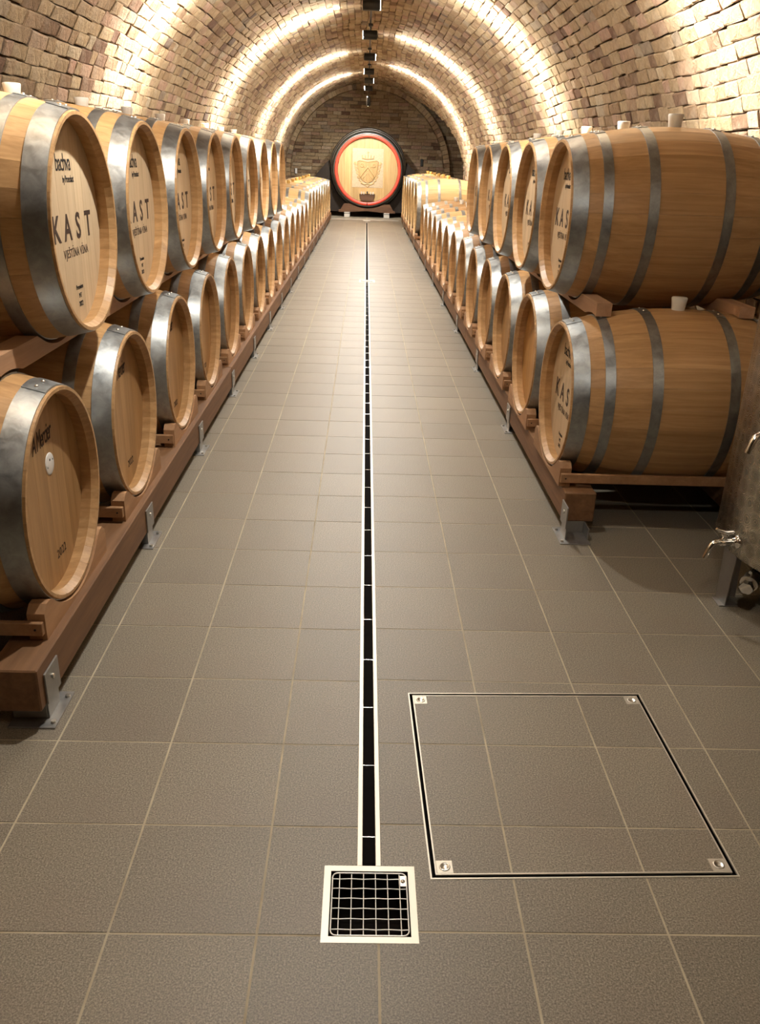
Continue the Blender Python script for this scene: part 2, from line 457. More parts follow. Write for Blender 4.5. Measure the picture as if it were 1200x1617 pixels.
def grate(g,label):
    r=empty('drain_grate',(g[0],g[1],0)); tag(r,label,'drain grate',None)
    mb=MB(); slab(mb,subtract([rect(-GW,GW,-GW,GW)],rect(-0.085,0.085,-0.085,0.085)),-0.05,0.0004,0.5); mb.build('frame',FLANGE,r)
    mb=MB(); mb.box(-0.098,0.098,-0.098,0.098,-0.09,-0.085); mb.build('pit_bottom',PIT,r)
    mb=MB()
    for s in (-1,1): mb.box(s*0.085-0.001,s*0.085+0.001,-0.085,0.085,-0.085,-0.001); mb.box(-0.085,0.085,s*0.085-0.001,s*0.085+0.001,-0.085,-0.001)
    mb.build('pit_wall',PIT,r)
    # rounded rim rod
    s=0.081; c=0.012; pts=[]
    for cx,cy,a0 in ((s-c,s-c,0),(-s+c,s-c,90),(-s+c,-s+c,180),(s-c,-s+c,270)):
        for k in range(5): a=math.radians(a0+22.5*k); pts.append((cx+c*math.cos(a),cy+c*math.sin(a),-0.002))
    pts.append(pts[0]); mb=MB(); mb.tube(pts,0.0018,6,False); mb.build('rim_rod',WIRE,r)
    for k in range(6):
        u=-0.0655+0.0262*k
        for ax in (0,1):
            pts=[]
            for q in range(25):
                t=-s+2*s*q/24; zz=-0.003+0.0006*math.cos((t+0.0655)/0.0262*math.pi+(math.pi if ax else 0)+math.pi*k)
                pts.append((t,u,zz) if ax==0 else (u,t,zz))
            mb=MB(); mb.tube(pts,0.0013,5); mb.build('cross_wire' if ax==0 else 'long_wire',WIRE,r)
    mb=MB(); mb.bbox(0.066,0.080,0.044,0.074,-0.004,0.0,0.001); lt=mb.build('latch',STEEL,r)
    mb=MB(); mb.lathe_z([(0.0,0.005),(0.002,0.004),(0.002,0.0001)],14); mb.build('latch_screw',CHROME,lt,loc=(0.073,0.058,0))
    return r
grate(GRATES[0],'square steel wire drain grate in the foreground floor')
grate(GRATES[1],'small drain grate crossing the slot drain halfway down the aisle')
grate(GRATES[2],'small drain grate at the far end of the slot drain before the cask')
# the narrow slot of grout around the far threshold
mb=MB(); mb.bbox(-0.85,0.85,22.35,22.52,-0.001,0.006,0.002); th=mb.build('threshold_strip',PAD); tag(th,'pale strip across the floor in front of the big cask','threshold')

# ------------------------------------------------------------------ brick vault
def vp(s,h):
    # s: arc length measured from the left springing (negative = down the left wall); h: distance into the room
    L=math.pi*VR
    if s<0: return (CX-VR+h, CZ+s)
    if s>L: return (CX+VR-h, CZ-(s-L))
    a=s/VR; return (CX-(VR-h)*math.cos(a), CZ+(VR-h)*math.sin(a))
NL=math.pi*VR
def niche_cut(s,y):
    phr=math.degrees((NL-s)/VR)
    return phr<56 and y>21.0+3.75*(max(phr,0)/55.0)**2
ceiling_mb=MB(); rows=[]
nS,nY=72,56
ys=np.linspace(Y0,Y1,nY+1)
for i in range(nS):
    s0,s1=NL*i/nS,NL*(i+1)/nS
    a=vp(s0,-0.028); b_=vp(s1,-0.028)
    for k in range(nY):
        if niche_cut((s0+s1)/2,ys[k]+0.2): continue
        ceiling_mb.quad((a[0],ys[k],a[1]),(b_[0],ys[k],b_[1]),(b_[0],ys[k+1],b_[1]),(a[0],ys[k+1],a[1]),False)
ceiling=ceiling_mb.build('ceiling',MORTAR); tag(ceiling,'barrel vault of rough old brick over the cellar',None,None,'structure')
walls={}
for nm,x,lab in (('wall_left',CX-VR-0.028,'brick side wall behind the left barrel rows'),('wall_right',CX+VR+0.028,'brick side wall behind the right barrel rows')):
    mb=MB(); mb.quad((x,Y0,-0.02),(x,Y1 if nm=='wall_left' else 21.2,-0.02),(x,Y1 if nm=='wall_left' else 21.2,CZ),(x,Y0,CZ)); walls[nm]=mb.build(nm,MORTAR); tag(walls[nm],lab,None,None,'structure')

def brick_verts(u0,u1,w0,w1,fmap,jit,seed_r,proud):
    # grid 4 x 3 front face with rounded, rough edges + skirt;  fmap(u,w,h)->xyz
    us=np.array([0,0.10,0.90,1.0]); ws=np.array([0,0.07,0.93,1.0])
    V=[]; H=proud
    cj={(i,j):(seed_r.uniform(-jit,jit),seed_r.uniform(-jit,jit)) for i in (0,3) for j in (0,3)}
    for j in range(4):
        for i in range(4):
            fu,fw=us[i],ws[j]
            du=sum(cj[(a,b)][0]*((fu if a else 1-fu)*(fw if b else 1-fw)) for a in (0,3) for b in (0,3))
            dw=sum(cj[(a,b)][1]*((fu if a else 1-fu)*(fw if b else 1-fw)) for a in (0,3) for b in (0,3))
            e=(i in (0,3))+(j in (0,3))
            h=H-(0.0,0.0035,0.008)[e]+seed_r.uniform(-0.0035,0.0035)
            V.append(fmap(u0+(u1-u0)*fu+du, w0+(w1-w0)*fw+dw, h))
    return V
GRIDF=[(j*4+i,j*4+i+1,(j+1)*4+i+1,(j+1)*4+i) for j in range(3) for i in range(3)]
LOOP=[0,1,2,3,7,11,15,14,13,12,8,4]
def add_brick(mb,V,fmap_back,tint):
    n=len(mb.v); mb.v+=V
    for q in GRIDF: mb.f.append(tuple(n+k for k in q)); mb.s.append(False); mb.t.append(tint)
    B=[fmap_back(V[k]) for k in LOOP]; m0=len(mb.v); mb.v+=B
    for k in range(12):
        k2=(k+1)%12
        mb.f.append((n+LOOP[k2],n+LOOP[k],m0+k,m0+k2)); mb.s.append(False); mb.t.append(tint)
def brick_tint():
    r=random.random()
    return random.uniform(0.22,0.8) if r<0.66 else (random.uniform(0.0,0.22) if r<0.84 else random.uniform(0.8,1.0))
CH=0.091
cand=[]
s=-0.55
ci=0
while s<NL+0.55:
    y=Y0+random.uniform(0,0.2); ph=random.uniform(0,6.28)
    while y<Y1-0.05:
        L=random.choice((0.25,0.27,0.27,0.24,0.21,0.13,0.15,0.17))*random.uniform(0.9,1.08)
        y2=min(y+L,Y1-0.002)
        if not niche_cut(s+CH/2,y2):
            wv=0.016*math.sin(0.9*y+1.3*math.sin(0.21*s*3)+ci*0.05)+0.008*math.sin(2.7*y+0.8*s)
            cand.append((s+wv,y,y2,brick_tint(),max(0.001,random.gauss(0.008,0.0035))))
        y=y2
    s+=CH; ci+=1
def hidden(px,py):
    if px<450: return py>150+px*0.16
    if px>735: return py>238-(px-735)*0.11
    return py>215
def brick_score(c):
    s,y0,y1,_,_=c
    if y0>13 or y0<0.6: return 0
    pts=[]
    for ss,yy in ((s,y0),(s+CH,y0),(s+CH,y1),(s,y1)):
        x,z=vp(ss,0); p=project((x,yy,z))
        if p is None: return 0
        pts.append(p)
    cx=sum(p[0] for p in pts)/4; cy=sum(p[1] for p in pts)/4
    if not(-10<cx<1210 and -10<cy<300) or hidden(cx,cy): return 0
    return area(pts)
order=sorted(range(len(cand)),key=lambda k:-brick_score(cand[k]))
near=set(order[:300])
JG=0.0030
bulk={'ceiling':MB(),'wall_left':MB(),'wall_right':MB()}
for k,(s,y0,y1,t,pr) in enumerate(cand):
    where='wall_left' if s+CH/2<0 else ('wall_right' if s+CH/2>NL else 'ceiling')
    V=brick_verts(s+JG,s+CH-JG,y0+JG,y1-JG,lambda u,w_,h:(lambda q:(q[0],w_,q[1]))(vp(u,h)),0.007,random,pr)
    def back(v):
        d=Vector((v[0]-CX,0,max(v[2],CZ)-CZ)) if v[2]>CZ else Vector((v[0]-CX,0,0))
        d.normalize(); return (v[0]+d.x*0.05,v[1],v[2]+d.z*0.05)
    if k in near:
        mb=MB(); add_brick(mb,V,back,t)
        c=np.mean(np.array(V),0); mb.v=[(p[0]-c[0],p[1]-c[1],p[2]-c[2]) for p in mb.v]
        mb.build('brick',BRICK,ceiling if where=='ceiling' else walls[where],loc=tuple(c))
    else: add_brick(bulk[where],V,back,t)
for w_,b_ in bulk.items():
    tag(b_.build('brickwork',BRICK,ceiling if w_=='ceiling' else walls[w_]),kind='stuff')

# dark side niche near the end, right of the vault
NR=2.85
mb=MB()
for i in range(14):
    a0,a1=math.radians(-28+92*i/14),math.radians(-28+92*(i+1)/14)
    mb.quad((CX+NR*math.cos(a0),20.6,CZ+NR*math.sin(a0)),(CX+NR*math.cos(a1),20.6,CZ+NR*math.sin(a1)),(CX+NR*math.cos(a1),25.4,CZ+NR*math.sin(a1)),(CX+NR*math.cos(a0),25.4,CZ+NR*math.sin(a0)))
niche=mb.build('wall_niche',MORTAR); tag(niche,'dark brick side niche beside the end arch',None,None,'structure')
mb=MB()
for i in range(30):
    y=20.6+random.uniform(0,.1); a=math.radians(-25)+i*0.105/NR
    while y<25:
        L=random.uniform(.2,.27)
        V=brick_verts(a*NR+JG,a*NR+.105-JG,y+JG,y+L-JG,lambda u,w_,h:(CX+(NR-h)*math.cos(u/NR),w_,CZ+(NR-h)*math.sin(u/NR)),0.004,random,0.02)
        add_brick(mb,V,lambda v:(v[0]+.04,v[1],v[2]+.02),brick_tint()); y+=L
tag(mb.build('brickwork',BRICK_GREY,niche),kind='stuff')

# end wall and its ring arch
YE=25.25
mb=MB(); mb.quad((-2.6,YE+.03,-.02),(3.2,YE+.03,-.02),(3.2,YE+.03,3.5),(-2.6,YE+.03,3.5)); wall_end=mb.build('wall_far',MORTAR); tag(wall_end,'grey brown brick end wall behind the big cask',None,None,'structure')
cand=[]
z=0.3; r_=0
while z<3.3:
    x=-2.4+random.uniform(0,.2)
    while x<3.0:
        L=random.uniform(0.2,0.33)
        cand.append((x,x+L,z,brick_tint())); x+=L
    z+=0.088
def esc(c):
    p=project(((c[0]+c[1])/2,YE,c[2]+.04)); 
    if abs((c[0]+c[1])/2-.03)>2.1 or c[2]<1.05 or math.hypot((c[0]+c[1])/2-.03,c[2]-1.03)>2.05: return 0
    if math.hypot((c[0]+c[1])/2-.05,c[2]-1.15)<0.95: return 0
    return c[1]-c[0]
order=sorted(range(len(cand)),key=lambda k:-esc(cand[k])); near=set(order[:300])
bb=MB()
for k,(x0,x1,z,t) in enumerate(cand):
    V=brick_verts(x0+JG,x1-JG,z+JG,z+.088-JG,lambda u,w_,h:(u,YE-h,w_),0.005,random,max(0.002,random.gauss(.012,.006)))
    if k in near:
        mb=MB(); add_brick(mb,V,lambda v:(v[0],YE+.04,v[2]),t); c=np.mean(np.array(V),0); mb.v=[(p[0]-c[0],p[1]-c[1],p[2]-c[2]) for p in mb.v]
        mb.build('brick',BRICK_GREY,wall_end,loc=tuple(c))
    else: add_brick(bb,V,lambda v:(v[0],YE+.04,v[2]),t)
tag(bb.build('brickwork',BRICK_GREY,wall_end),kind='stuff')
arch=empty('trim_1',(CX,25.0,0)); tag(arch,'thin ring arch of brick edging the end wall',None,None,'structure')
nb=60
for k in range(-3,nb+3):
    a0=math.pi*k/nb+.0025; a1=math.pi*(k+1)/nb-.0025; r0,r1=2.115+random.uniform(-.006,.006),2.27
    if r1: 
        mb=MB(); pts=[(-r0*math.cos(a0),CZ+r0*math.sin(a0)),(-r1*math.cos(a0),CZ+r1*math.sin(a0)),(-r1*math.cos(a1),CZ+r1*math.sin(a1)),(-r0*math.cos(a1),CZ+r0*math.sin(a1))]
        mb.prism(pts,-0.12+random.uniform(-.01,.01),0.24,'y',brick_tint()); mb.build('voussoir',BRICK,arch,fix=True)
mb=MB(); mb.quad((-2.6,Y0,-.02),(2.7,Y0,-.02),(2.7,Y0,3.5),(-2.6,Y0,3.5)); wb=mb.build('wall_back',MORTAR); tag(wb,'plain end wall of the cellar behind the viewer',None,None,'structure')

# ------------------------------------------------------------------ barrels
def text_mesh(s,size,sx=1.0,shear=0.0,space=1.0,mat=INK,depth=0.0004,off=0.0):
    cu=bpy.data.curves.new('t','FONT'); cu.body=s; cu.size=size; cu.shear=shear; cu.space_character=space; cu.align_x='CENTER'; cu.align_y='CENTER'; cu.extrude=depth; cu.resolution_u=3; cu.offset=off
    o=bpy.data.objects.new('t',cu); COL.objects.link(o)
    dg=bpy.context.evaluated_depsgraph_get(); dg.update()
    me=bpy.data.meshes.new_from_object(o.evaluated_get(dg)); bpy.data.objects.remove(o); bpy.data.curves.remove(cu)
    co=np.zeros(len(me.vertices)*3); me.vertices.foreach_get('co',co); co=co.reshape(-1,3)
    out=np.stack([co[:,2],co[:,0]*sx,co[:,1]],1)   # lies in the plane x=const, reads along +y
    me.vertices.foreach_set('co',out.ravel()); me.materials.clear(); me.materials.append(mat); me.update()
    return me
LETTERS=[(c,text_mesh(c,0.110,0.92,0,1.0,INK,0.0004,0.0020)) for c in 'KAST']
VINA=text_mesh('VJEŠTİNA VİNA',0.037,0.82,0,1.12,INK)
BACH=text_mesh('bachva',0.072,0.78,0,0.9,BLACKINK)
BYPR=text_mesh('by Pronolaot',0.030,0.75,0,0.9,BLACKINK)
PREM=text_mesh('Premium',0.022,0.85,0,1,BLACKINK)
MT=text_mesh('MT',0.022,0.9,0,1,BLACKINK)
YEAR=text_mesh('2022',0.022,0.9,0,1,BLACKINK)
MERC=text_mesh('A Mercier',0.080,0.55,0.45,0.85,INK)
YEAR2=text_mesh('2022',0.040,0.9,0.0,1.1,INK)
MARK=text_mesh('CUD',0.060,0.6,0.0,1.0,BLACKINK)

class Spec: pass
def spec(rh,rb,L,ns,recess=0.057):
    s=Spec(); s.rh,s.rb,s.L,s.ns,s.recess=rh,rb,L,ns,recess; return s
SB=spec(0.313,0.385,0.985,28)
SU=spec(0.322,0.388,0.985,28)
SM=spec(0.362,0.430,1.00,30)
SG=spec(0.440,0.515,1.10,32)
def rad(sp,x): return sp.rb-(sp.rb-sp.rh)*(2*abs(x)/sp.L)**2
def stave(mb,sp,a0,a1,tint,na=2,nx=16):
    h=sp.L/2; xs=[-h+sp.L*i/nx for i in range(nx+1)]; g=0.00035
    A=[a0+(a1-a0)*k/na for k in range(na+1)]
    def P(x,r,a): return (x, r*math.sin(a), r*math.cos(a))
    ga=g/sp.rb
    A2=[A[0]+ga]+A[1:-1]+[A[-1]-ga]
    mb.grid([[P(x,rad(sp,x),a) for a in A2] for x in xs][::-1],True,tint)
    for a,sg in ((A2[0],1),(A2[-1],-1)):
        rows=[[P(x,rad(sp,x),a),P(x,rad(sp,x)-0.012,a)] for x in xs]
        mb.grid(rows if sg>0 else rows[::-1],False,tint)
    for e in (1,-1):
        x=e*h; r=rad(sp,x); xi=e*(h-sp.recess-.004); ri=rad(sp,xi)
        rows=[[P(x,r,a) for a in A2],[P(x,r-0.010,a) for a in A2],[P(x-e*0.022,r-0.026+.004,a) for a in A2],[P(xi,ri-0.028,a) for a in A2]]
        for q in range(3):
            pr=[rows[q],rows[q+1]]; mb.grid(pr if e>0 else pr[::-1],False,tint)
def head_boards(sp,side,n,mat,parent=None,joined=False):
    x=side*(sp.L/2-sp.recess); R=rad(sp,x)-0.0275; t=0.022
    ed=[-R]; wd=[random.uniform(.85,1.15) for _ in range(n)]; tot=sum(wd)
    for w_ in wd: ed.append(ed[-1]+2*R*w_/tot)
    allm=MB()
    for k in range(n):
        y0,y1=ed[k]+.0004,ed[k+1]-.0004
        y0=max(y0,-R+.001); y1=min(y1,R-.001); pts=[]
        yy=[y0+(y1-y0)*q/5 for q in range(6)]
        pts=[(y,-math.sqrt(R*R-y*y)) for y in yy]+[(y,math.sqrt(R*R-y*y)) for y in yy[::-1]]
        mb=allm if joined else MB()
        tn=random.random()
        mb.prism(pts,min(x,x-side*t),max(x,x-side*t),'x',tn)
        if not joined: mb.build('head_board',mat,parent)
    if joined: return allm
def hoop_mesh(sp,xc,wd,seg,th=0.0022):
    mb=MB(); x0,x1=xc-wd/2,xc+wd/2
    r=lambda x: rad(sp,x)+0.0006
    n=3
    prof=[(x0,r(x0)-.002)]+[(x0+(x1-x0)*k/n,r(x0+(x1-x0)*k/n)+th) for k in range(n+1)]+[(x1,r(x1)-.002)]
    mb.lathe_x([prof[0],prof[1]],seg,False); mb.lathe_x(prof[1:-1],seg,True); mb.lathe_x([prof[-2],prof[-1]],seg,False)
    return mb
def hoops_of(sp):
    h=sp.L/2; k=sp.L/0.985
    return [(e*(h-o*k),w_) for e in (1,-1) for o,w_ in ((0.040,0.064),(0.150,0.040),(0.335,0.042))]
LAPM={}
def make_barrel(sp,near,headmat,style,bungmat,stavemat):
    root=empty('wine_barrel')
    if near:
        tints=[0.1,0.3,0.45,0.6,0.8,0.95,0.5]; da=2*math.pi/sp.ns; protos=[]
        for t in tints:
            mb=MB(); stave(mb,sp,-da/2,da/2,t); protos.append(mb.mesh('stave',stavemat))
        for k in range(sp.ns): obj('stave',protos[random.randrange(len(protos))],root,rot=(-da*k,0,0))
        head_boards(sp,1,8,headmat,root)
    else:
        mb=MB(); da=2*math.pi/sp.ns
        for k in range(sp.ns): stave(mb,sp,da*k,da*(k+1),random.random(),1,10)
        mb.build('staves',stavemat,root)
        head_boards(sp,1,8,headmat,None,True).build('head',headmat,root)
    head_boards(sp,-1,8,headmat,None,True).build('rear_head',headmat,root)
    for i,(xc,wd) in enumerate(hoops_of(sp)):
        ho=hoop_mesh(sp,xc,wd,72 if near else 40).build('hoop',HOOP,root)
        if near:
            # riveted lap on the crown of the hoop
            x0,x1=xc-wd/2+.0003,xc+wd/2-.0003; a0,a1=math.radians(-9),math.radians(9)
            if i%2: a0,a1=a0+.06,a1+.06
            P=lambda x,a,d:(x,(rad(sp,x)+d)*math.sin(a),(rad(sp,x)+d)*math.cos(a))
            mb=MB(); A=[a0+(a1-a0)*q/6 for q in range(7)]; d=.0050
            mb.grid([[P(x1,a,d) for a in A],[P(x0,a,d) for a in A]],True)
            for a in (a0,a1): mb.quad(P(x0,a,d),P(x1,a,d),P(x1,a,.001),P(x0,a,.001))
            for x in (x0,x1): mb.grid([[P(x,a,d) for a in A],[P(x,a,.001) for a in A]],False)
            lp=mb.build('hoop_lap',HOOP,ho)
            for e in (-1,1):
                a=(a0+a1)/2+e*math.radians(4.5); c=Vector(P(xc,a,.005)); mb=MB()
                rows=[[(.006*math.cos(f)*math.cos(g),.006*math.cos(f)*math.sin(g),.0045*math.sin(f)) for g in [2*math.pi*q/8 for q in range(8)]] for f in (0,.5,1.0,1.5)]
                mb.grid(rows,True,.5,True); mb.build('rivet',STEEL,ho,loc=tuple(c),rot=(-a,0,0))
    # bung
    mb=MB(); r=sp.rb; mb.lathe_z([(r-.01,.026),(r+.03,.031),(r+.048,.0335),(r+.052,.031),(r+.052,.0001)],20); mb.build('bung',bungmat,root,rot=(0,0,0))
    xf=sp.L/2-sp.recess+.0006
    if style in ('kast','kast_right'):
        off=0.0 if style=='kast' else -0.055
        for nm,me,y,z in (('motto_lettering',VINA,0.04,-0.087),('cooper_lettering',BACH,-0.005,0.177),('cooper_small_lettering',BYPR,0.03,0.130),('grade_lettering',PREM,0.035,-0.195),('type_lettering',MT,0.035,-0.222),('year_lettering',YEAR,0.035,-0.248)):
            obj(nm,me,root,(xf,y+off,z))
        for q,(c,me) in enumerate(LETTERS): obj('name_letter',me,root,(xf,0.030+off+0.103*(q-1.5),-0.013))
    elif style in ('mercier','mercier_badge'):
        obj('script_lettering',MERC,root,(xf,0.0,0.165),(math.radians(4),0,0)); obj('year_lettering',YEAR2,root,(xf,0.05,-0.215),(math.radians(0),0,0))
        if style=='mercier_badge':
            b_=MB(); b_.lathe_x([(0,.034),(.002,.0335),(.003,.031),(.003,.0001)],28); bo=b_.build('badge',BADGE,root,loc=(xf-.001,0.04,0.075),label='white round badge')
            for dy,dz,rr in ((0,.012,.0045),(-.022,-.006,.003),(.022,.008,.003)):
                q=MB(); q.lathe_x([(0.0028,rr),(.0036,rr*.7),(.0036,.0001)],8); q.build('badge_pin',BLACK,bo,loc=(0,dy,dz))
    elif style=='mark':
        obj('cooper_mark',MARK,root,(xf,0.08,0.175))
    return root
_proto={}
def barrel(key,sp,near,headmat,style,bungmat,stavemat,x,y,z,left,label,group,tilt=0.0):
    k=(key,near,headmat.name,style)
    if k not in _proto:
        o=make_barrel(sp,near,headmat,style,bungmat,stavemat); _proto[k]=o
    else: o=copy_tree(_proto[k])
    h=sp.L/2
    o.location=((x-h) if left else (x+h),y,z); o.rotation_euler=(tilt,0,(0 if left else math.pi))
    tag(o,label,'barrel',group)
    return o
ZL=0.515; ZU=1.238; ZM=0.565; ZG=0.650
YLL=[2.33,3.16,4.03]+[4.85+0.825*i for i in range(11)]      # left lower row
YLU=[(YLL[i]+YLL[i+1])/2+(0.03 if i==0 else 0) for i in range(9)]   # left upper row, over the gaps
YLM=[14.02+0.94*i for i in range(9)]                        # left far, larger
YRL=[3.64+0.81*i for i in range(13)]
YRU=[(YRL[i]+YRL[i+1])/2 for i in range(5)]
YRG=[15.45+1.05*i for i in range(6)]
def bad(i): return ('nearest' if i==0 else ORD[i]+' from the front')
for i,y in enumerate(YLL):
    st='mercier_badge' if i==0 else 'mercier'
    lab=('tan oak barrel with a white round badge, nearest in the lower left row' if i==0 else 'tan oak barrel, %s in the lower row left of the aisle'%bad(i))
    barrel('LL',SB,i<7,HEAD_TAN,st,BUNG,OAK,XL,y,ZL,True,lab,'lower left barrel row',0.0)
for i,y in enumerate(YLU):
    barrel('LU',SU,i<6,HEAD_PALE,'kast',BUNG,OAK,XL,y,ZU,True,'pale oak KAST barrel, %s in the upper row left of the aisle'%bad(i),'upper left barrel row')
for i,y in enumerate(YLM):
    barrel('LM',SM,False,HEAD_TAN,'plain',BUNGY,OAK_FAR,XL,y,ZM,True,'larger oak barrel with yellow bung, %s in the far left single row'%bad(i),'far left single barrel row')
for i,y in enumerate(YRL):
    if i==0: a=(HEAD_PALE,'kast_right'); lab='pale oak KAST barrel, nearest in the lower right row, beside the steel tank'
    elif i==1: a=(HEAD_ORANGE,'mark'); lab='orange-headed oak barrel, second from the front in the lower row right of the aisle'
    else: a=(HEAD_TAN,'mark' if i<4 else 'plain'); lab='oak barrel, %s in the lower row right of the aisle'%bad(i)
    barrel('RL',SB,i<6,a[0],a[1],BUNG if i<10 else BUNGY,OAK if i<8 else OAK_FAR,XR,y,ZL,False,lab,'lower right barrel row')
for i,y in enumerate(YRU):
    barrel('RU',SU,True,HEAD_PALE,'kast_right',BUNG,OAK,XR,y,ZU,False,'pale oak KAST barrel, %s in the upper row right of the aisle'%bad(i),'upper right barrel row')
for i,y in enumerate(YRG):
    barrel('RG',SG,False,HEAD_TAN,'plain',BUNGY,OAK_FAR,XR,y,ZG,False,'big oak puncheon with yellow bung, %s in the far right single row'%bad(i),'far right puncheon row')

# ------------------------------------------------------------------ wooden rails between the rows
def rail(xa,xb,y0,y1,low,up,splow,spup,dx,label):
    zb,zt=0.858,0.926; rl=rad(splow,dx); ru=rad(spup,dx); n=int((y1-y0)/0.02); T=[];B=[]
    for k in range(n+1):
        y=y0+(y1-y0)*k/n; t,b_=zt,zb
        for c in low:
            if abs(y-c)<rl: b_=max(b_,ZL+math.sqrt(rl*rl-(y-c)**2)+0.003)
        for c in up:
            if abs(y-c)<ru: t=min(t,ZU-math.sqrt(ru*ru-(y-c)**2)-0.003)
        if t-b_<0.008: t=b_+0.008
        T.append((y,t)); B.append((y,b_))
    mb=MB(); t0=random.random()
    mb.grid([[(xa,y,z) for y,z in T],[(xb,y,z) for y,z in T]],False,t0); mb.grid([[(xb,y,z) for y,z in B],[(xa,y,z) for y,z in B]],False,t0)
    mb.grid([[(xb,y,z) for y,z in T],[(xb,y,z) for y,z in B]],False,t0); mb.grid([[(xa,y,z) for y,z in B],[(xa,y,z) for y,z in T]],False,t0)
    for e in (0,-1): mb.quad((xa,T[e][0],T[e][1]),(xb,T[e][0],T[e][1]),(xb,B[e][0],B[e][1]),(xa,B[e][0],B[e][1]),False,t0)
    o=mb.build('barrel_rail',RAIL,fix=True); tag(o,label,'rail','notched rails between the barrel rows')
hL=SB.L/2
for off0,off1,nm in ((0.125,0.190,'front'),(0.735,0.800,'rear')):
    dxm=hL-(off0+off1)/2
    # use the largest radius across the rail's width
    dxm=min(abs(hL-off0),abs(hL-off1))
    rail(XL-off1,XL-off0,2.28,10.1,YLL,YLU,SB,SU,dxm,'%s wooden rail carrying the upper left barrels'%nm)
    rail(XR+off0,XR+off1,3.58,7.85,YRL,YRU,SB,SU,dxm,'%s wooden rail carrying the upper right barrels'%nm)

# ------------------------------------------------------------------ cradles, beams and steel feet
BZ0,BZ1=0.055,0.185
def make_cradle(sp,zc):
    # local x: distance back from the barrel front (positive = away from the aisle); y along the row; origin at beam top
    r=empty('barrel_cradle'); hl=0.290*sp.rh/0.313; ht=0.102; rc=sp.rh+.010
    d=zc-BZ1
    n=24; top=[]
    for k in range(n+1):
        y=-hl+2*hl*k/n; z=ht-(0.02 if abs(y)>hl-.012 else 0)
        if abs(y)<rc: z=min(z,d-math.sqrt(rc*rc-y*y))
        top.append((y,max(z,0.006)))
    for x0,x1 in ((-0.004,0.045),(sp.L-0.05,sp.L-0.005)):
        mb=MB(); t0=random.random()
        mb.grid([[(x0,y,z) for y,z in top],[(x1,y,z) for y,z in top]],False,t0)
        for x in (x0,x1): mb.grid([[(x,y,z) for y,z in top],[(x,y,0) for y,z in top]],False,t0)
        for e in (0,-1): mb.quad((x0,top[e][0],0),(x1,top[e][0],0),(x1,top[e][0],top[e][1]),(x0,top[e][0],top[e][1]),False,t0)
        mb.quad((x0,-hl,0),(x1,-hl,0),(x1,hl,0),(x0,hl,0),False,t0)
        mb.build('saddle_block',CRADLE,r,fix=True)
    for s_ in (-1,1):
        mb=MB(); y0,y1=sorted((s_*hl,s_*(hl+.018))); mb.bbox(0.0,sp.L-.006,y0,y1,0.022,0.062,.002,random.random()); sl=mb.build('side_slat',CRADLE,r)
        for xx in (.02,sp.L-.03):
            q=MB(); q.tube([(xx,s_*(hl+.016),.042),(xx,s_*(hl+.0195),.042)],.0035,8); q.build('screw',BLACK,sl)
    return r
cp={}
def place_cradle(key,sp,zc,x,y,left,label):
    if key not in cp: o=make_cradle(sp,zc); cp[key]=o
    else: o=copy_tree(cp[key])
    o.location=(x,y,BZ1); o.rotation_euler=(0,0,math.pi if left else 0)
    tag(o,label,'cradle','wooden cradles under the barrels')
for i,y in enumerate(YLL): place_cradle('S',SB,ZL,XL,y,True,'notched wooden cradle under the %s barrel of the lower left row'%bad(i).split()[0])
for i,y in enumerate(YRL): place_cradle('S',SB,ZL,XR,y,False,'notched wooden cradle under the %s barrel of the lower right row'%bad(i).split()[0])
for i,y in enumerate(YLM): place_cradle('M',SM,ZM,XL,y,True,'notched wooden cradle under the %s larger barrel of the far left row'%bad(i).split()[0])
for i,y in enumerate(YRG): place_cradle('G',SG,ZG,XR,y,False,'notched wooden cradle under the %s puncheon of the far right row'%bad(i).split()[0])

def beam(xa,xb,y0,y1,label):
    mb=MB(); L=y1-y0; mb.bbox(-(xb-xa)/2,(xb-xa)/2,-L/2,L/2,0,BZ1-BZ0,.004,random.random())
    o=mb.build('support_beam',BEAM,loc=((xa+xb)/2,(y0+y1)/2,BZ0)); tag(o,label,'beam','wooden beams under the barrel rows')
LB=[1.88,5.36,9.2,13.0,16.9,21.9]; RB=[3.27,7.12,11.0,14.9,18.3,21.3]
LBX=(-0.970,-0.838); RBX=(0.872,1.004)
for k in range(5):
    n_=['nearest','second','third','fourth','farthest'][k]
    beam(LBX[0],LBX[1],LB[k]+.004,LB[k+1]-.004,'dark wooden beam under the left barrels, %s length beside the aisle'%n_)
    beam(LBX[0]-.76,LBX[1]-.76,LB[k]+.004,LB[k+1]-.004,'dark wooden beam under the left barrels, %s length along the wall'%n_)
    beam(RBX[0],RBX[1],RB[k]+.004,RB[k+1]-.004,'dark wooden beam under the right barrels, %s length beside the aisle'%n_)
    beam(RBX[0]+.76,RBX[1]+.76,RB[k]+.004,RB[k+1]-.004,'dark wooden beam under the right barrels, %s length along the wall'%n_)
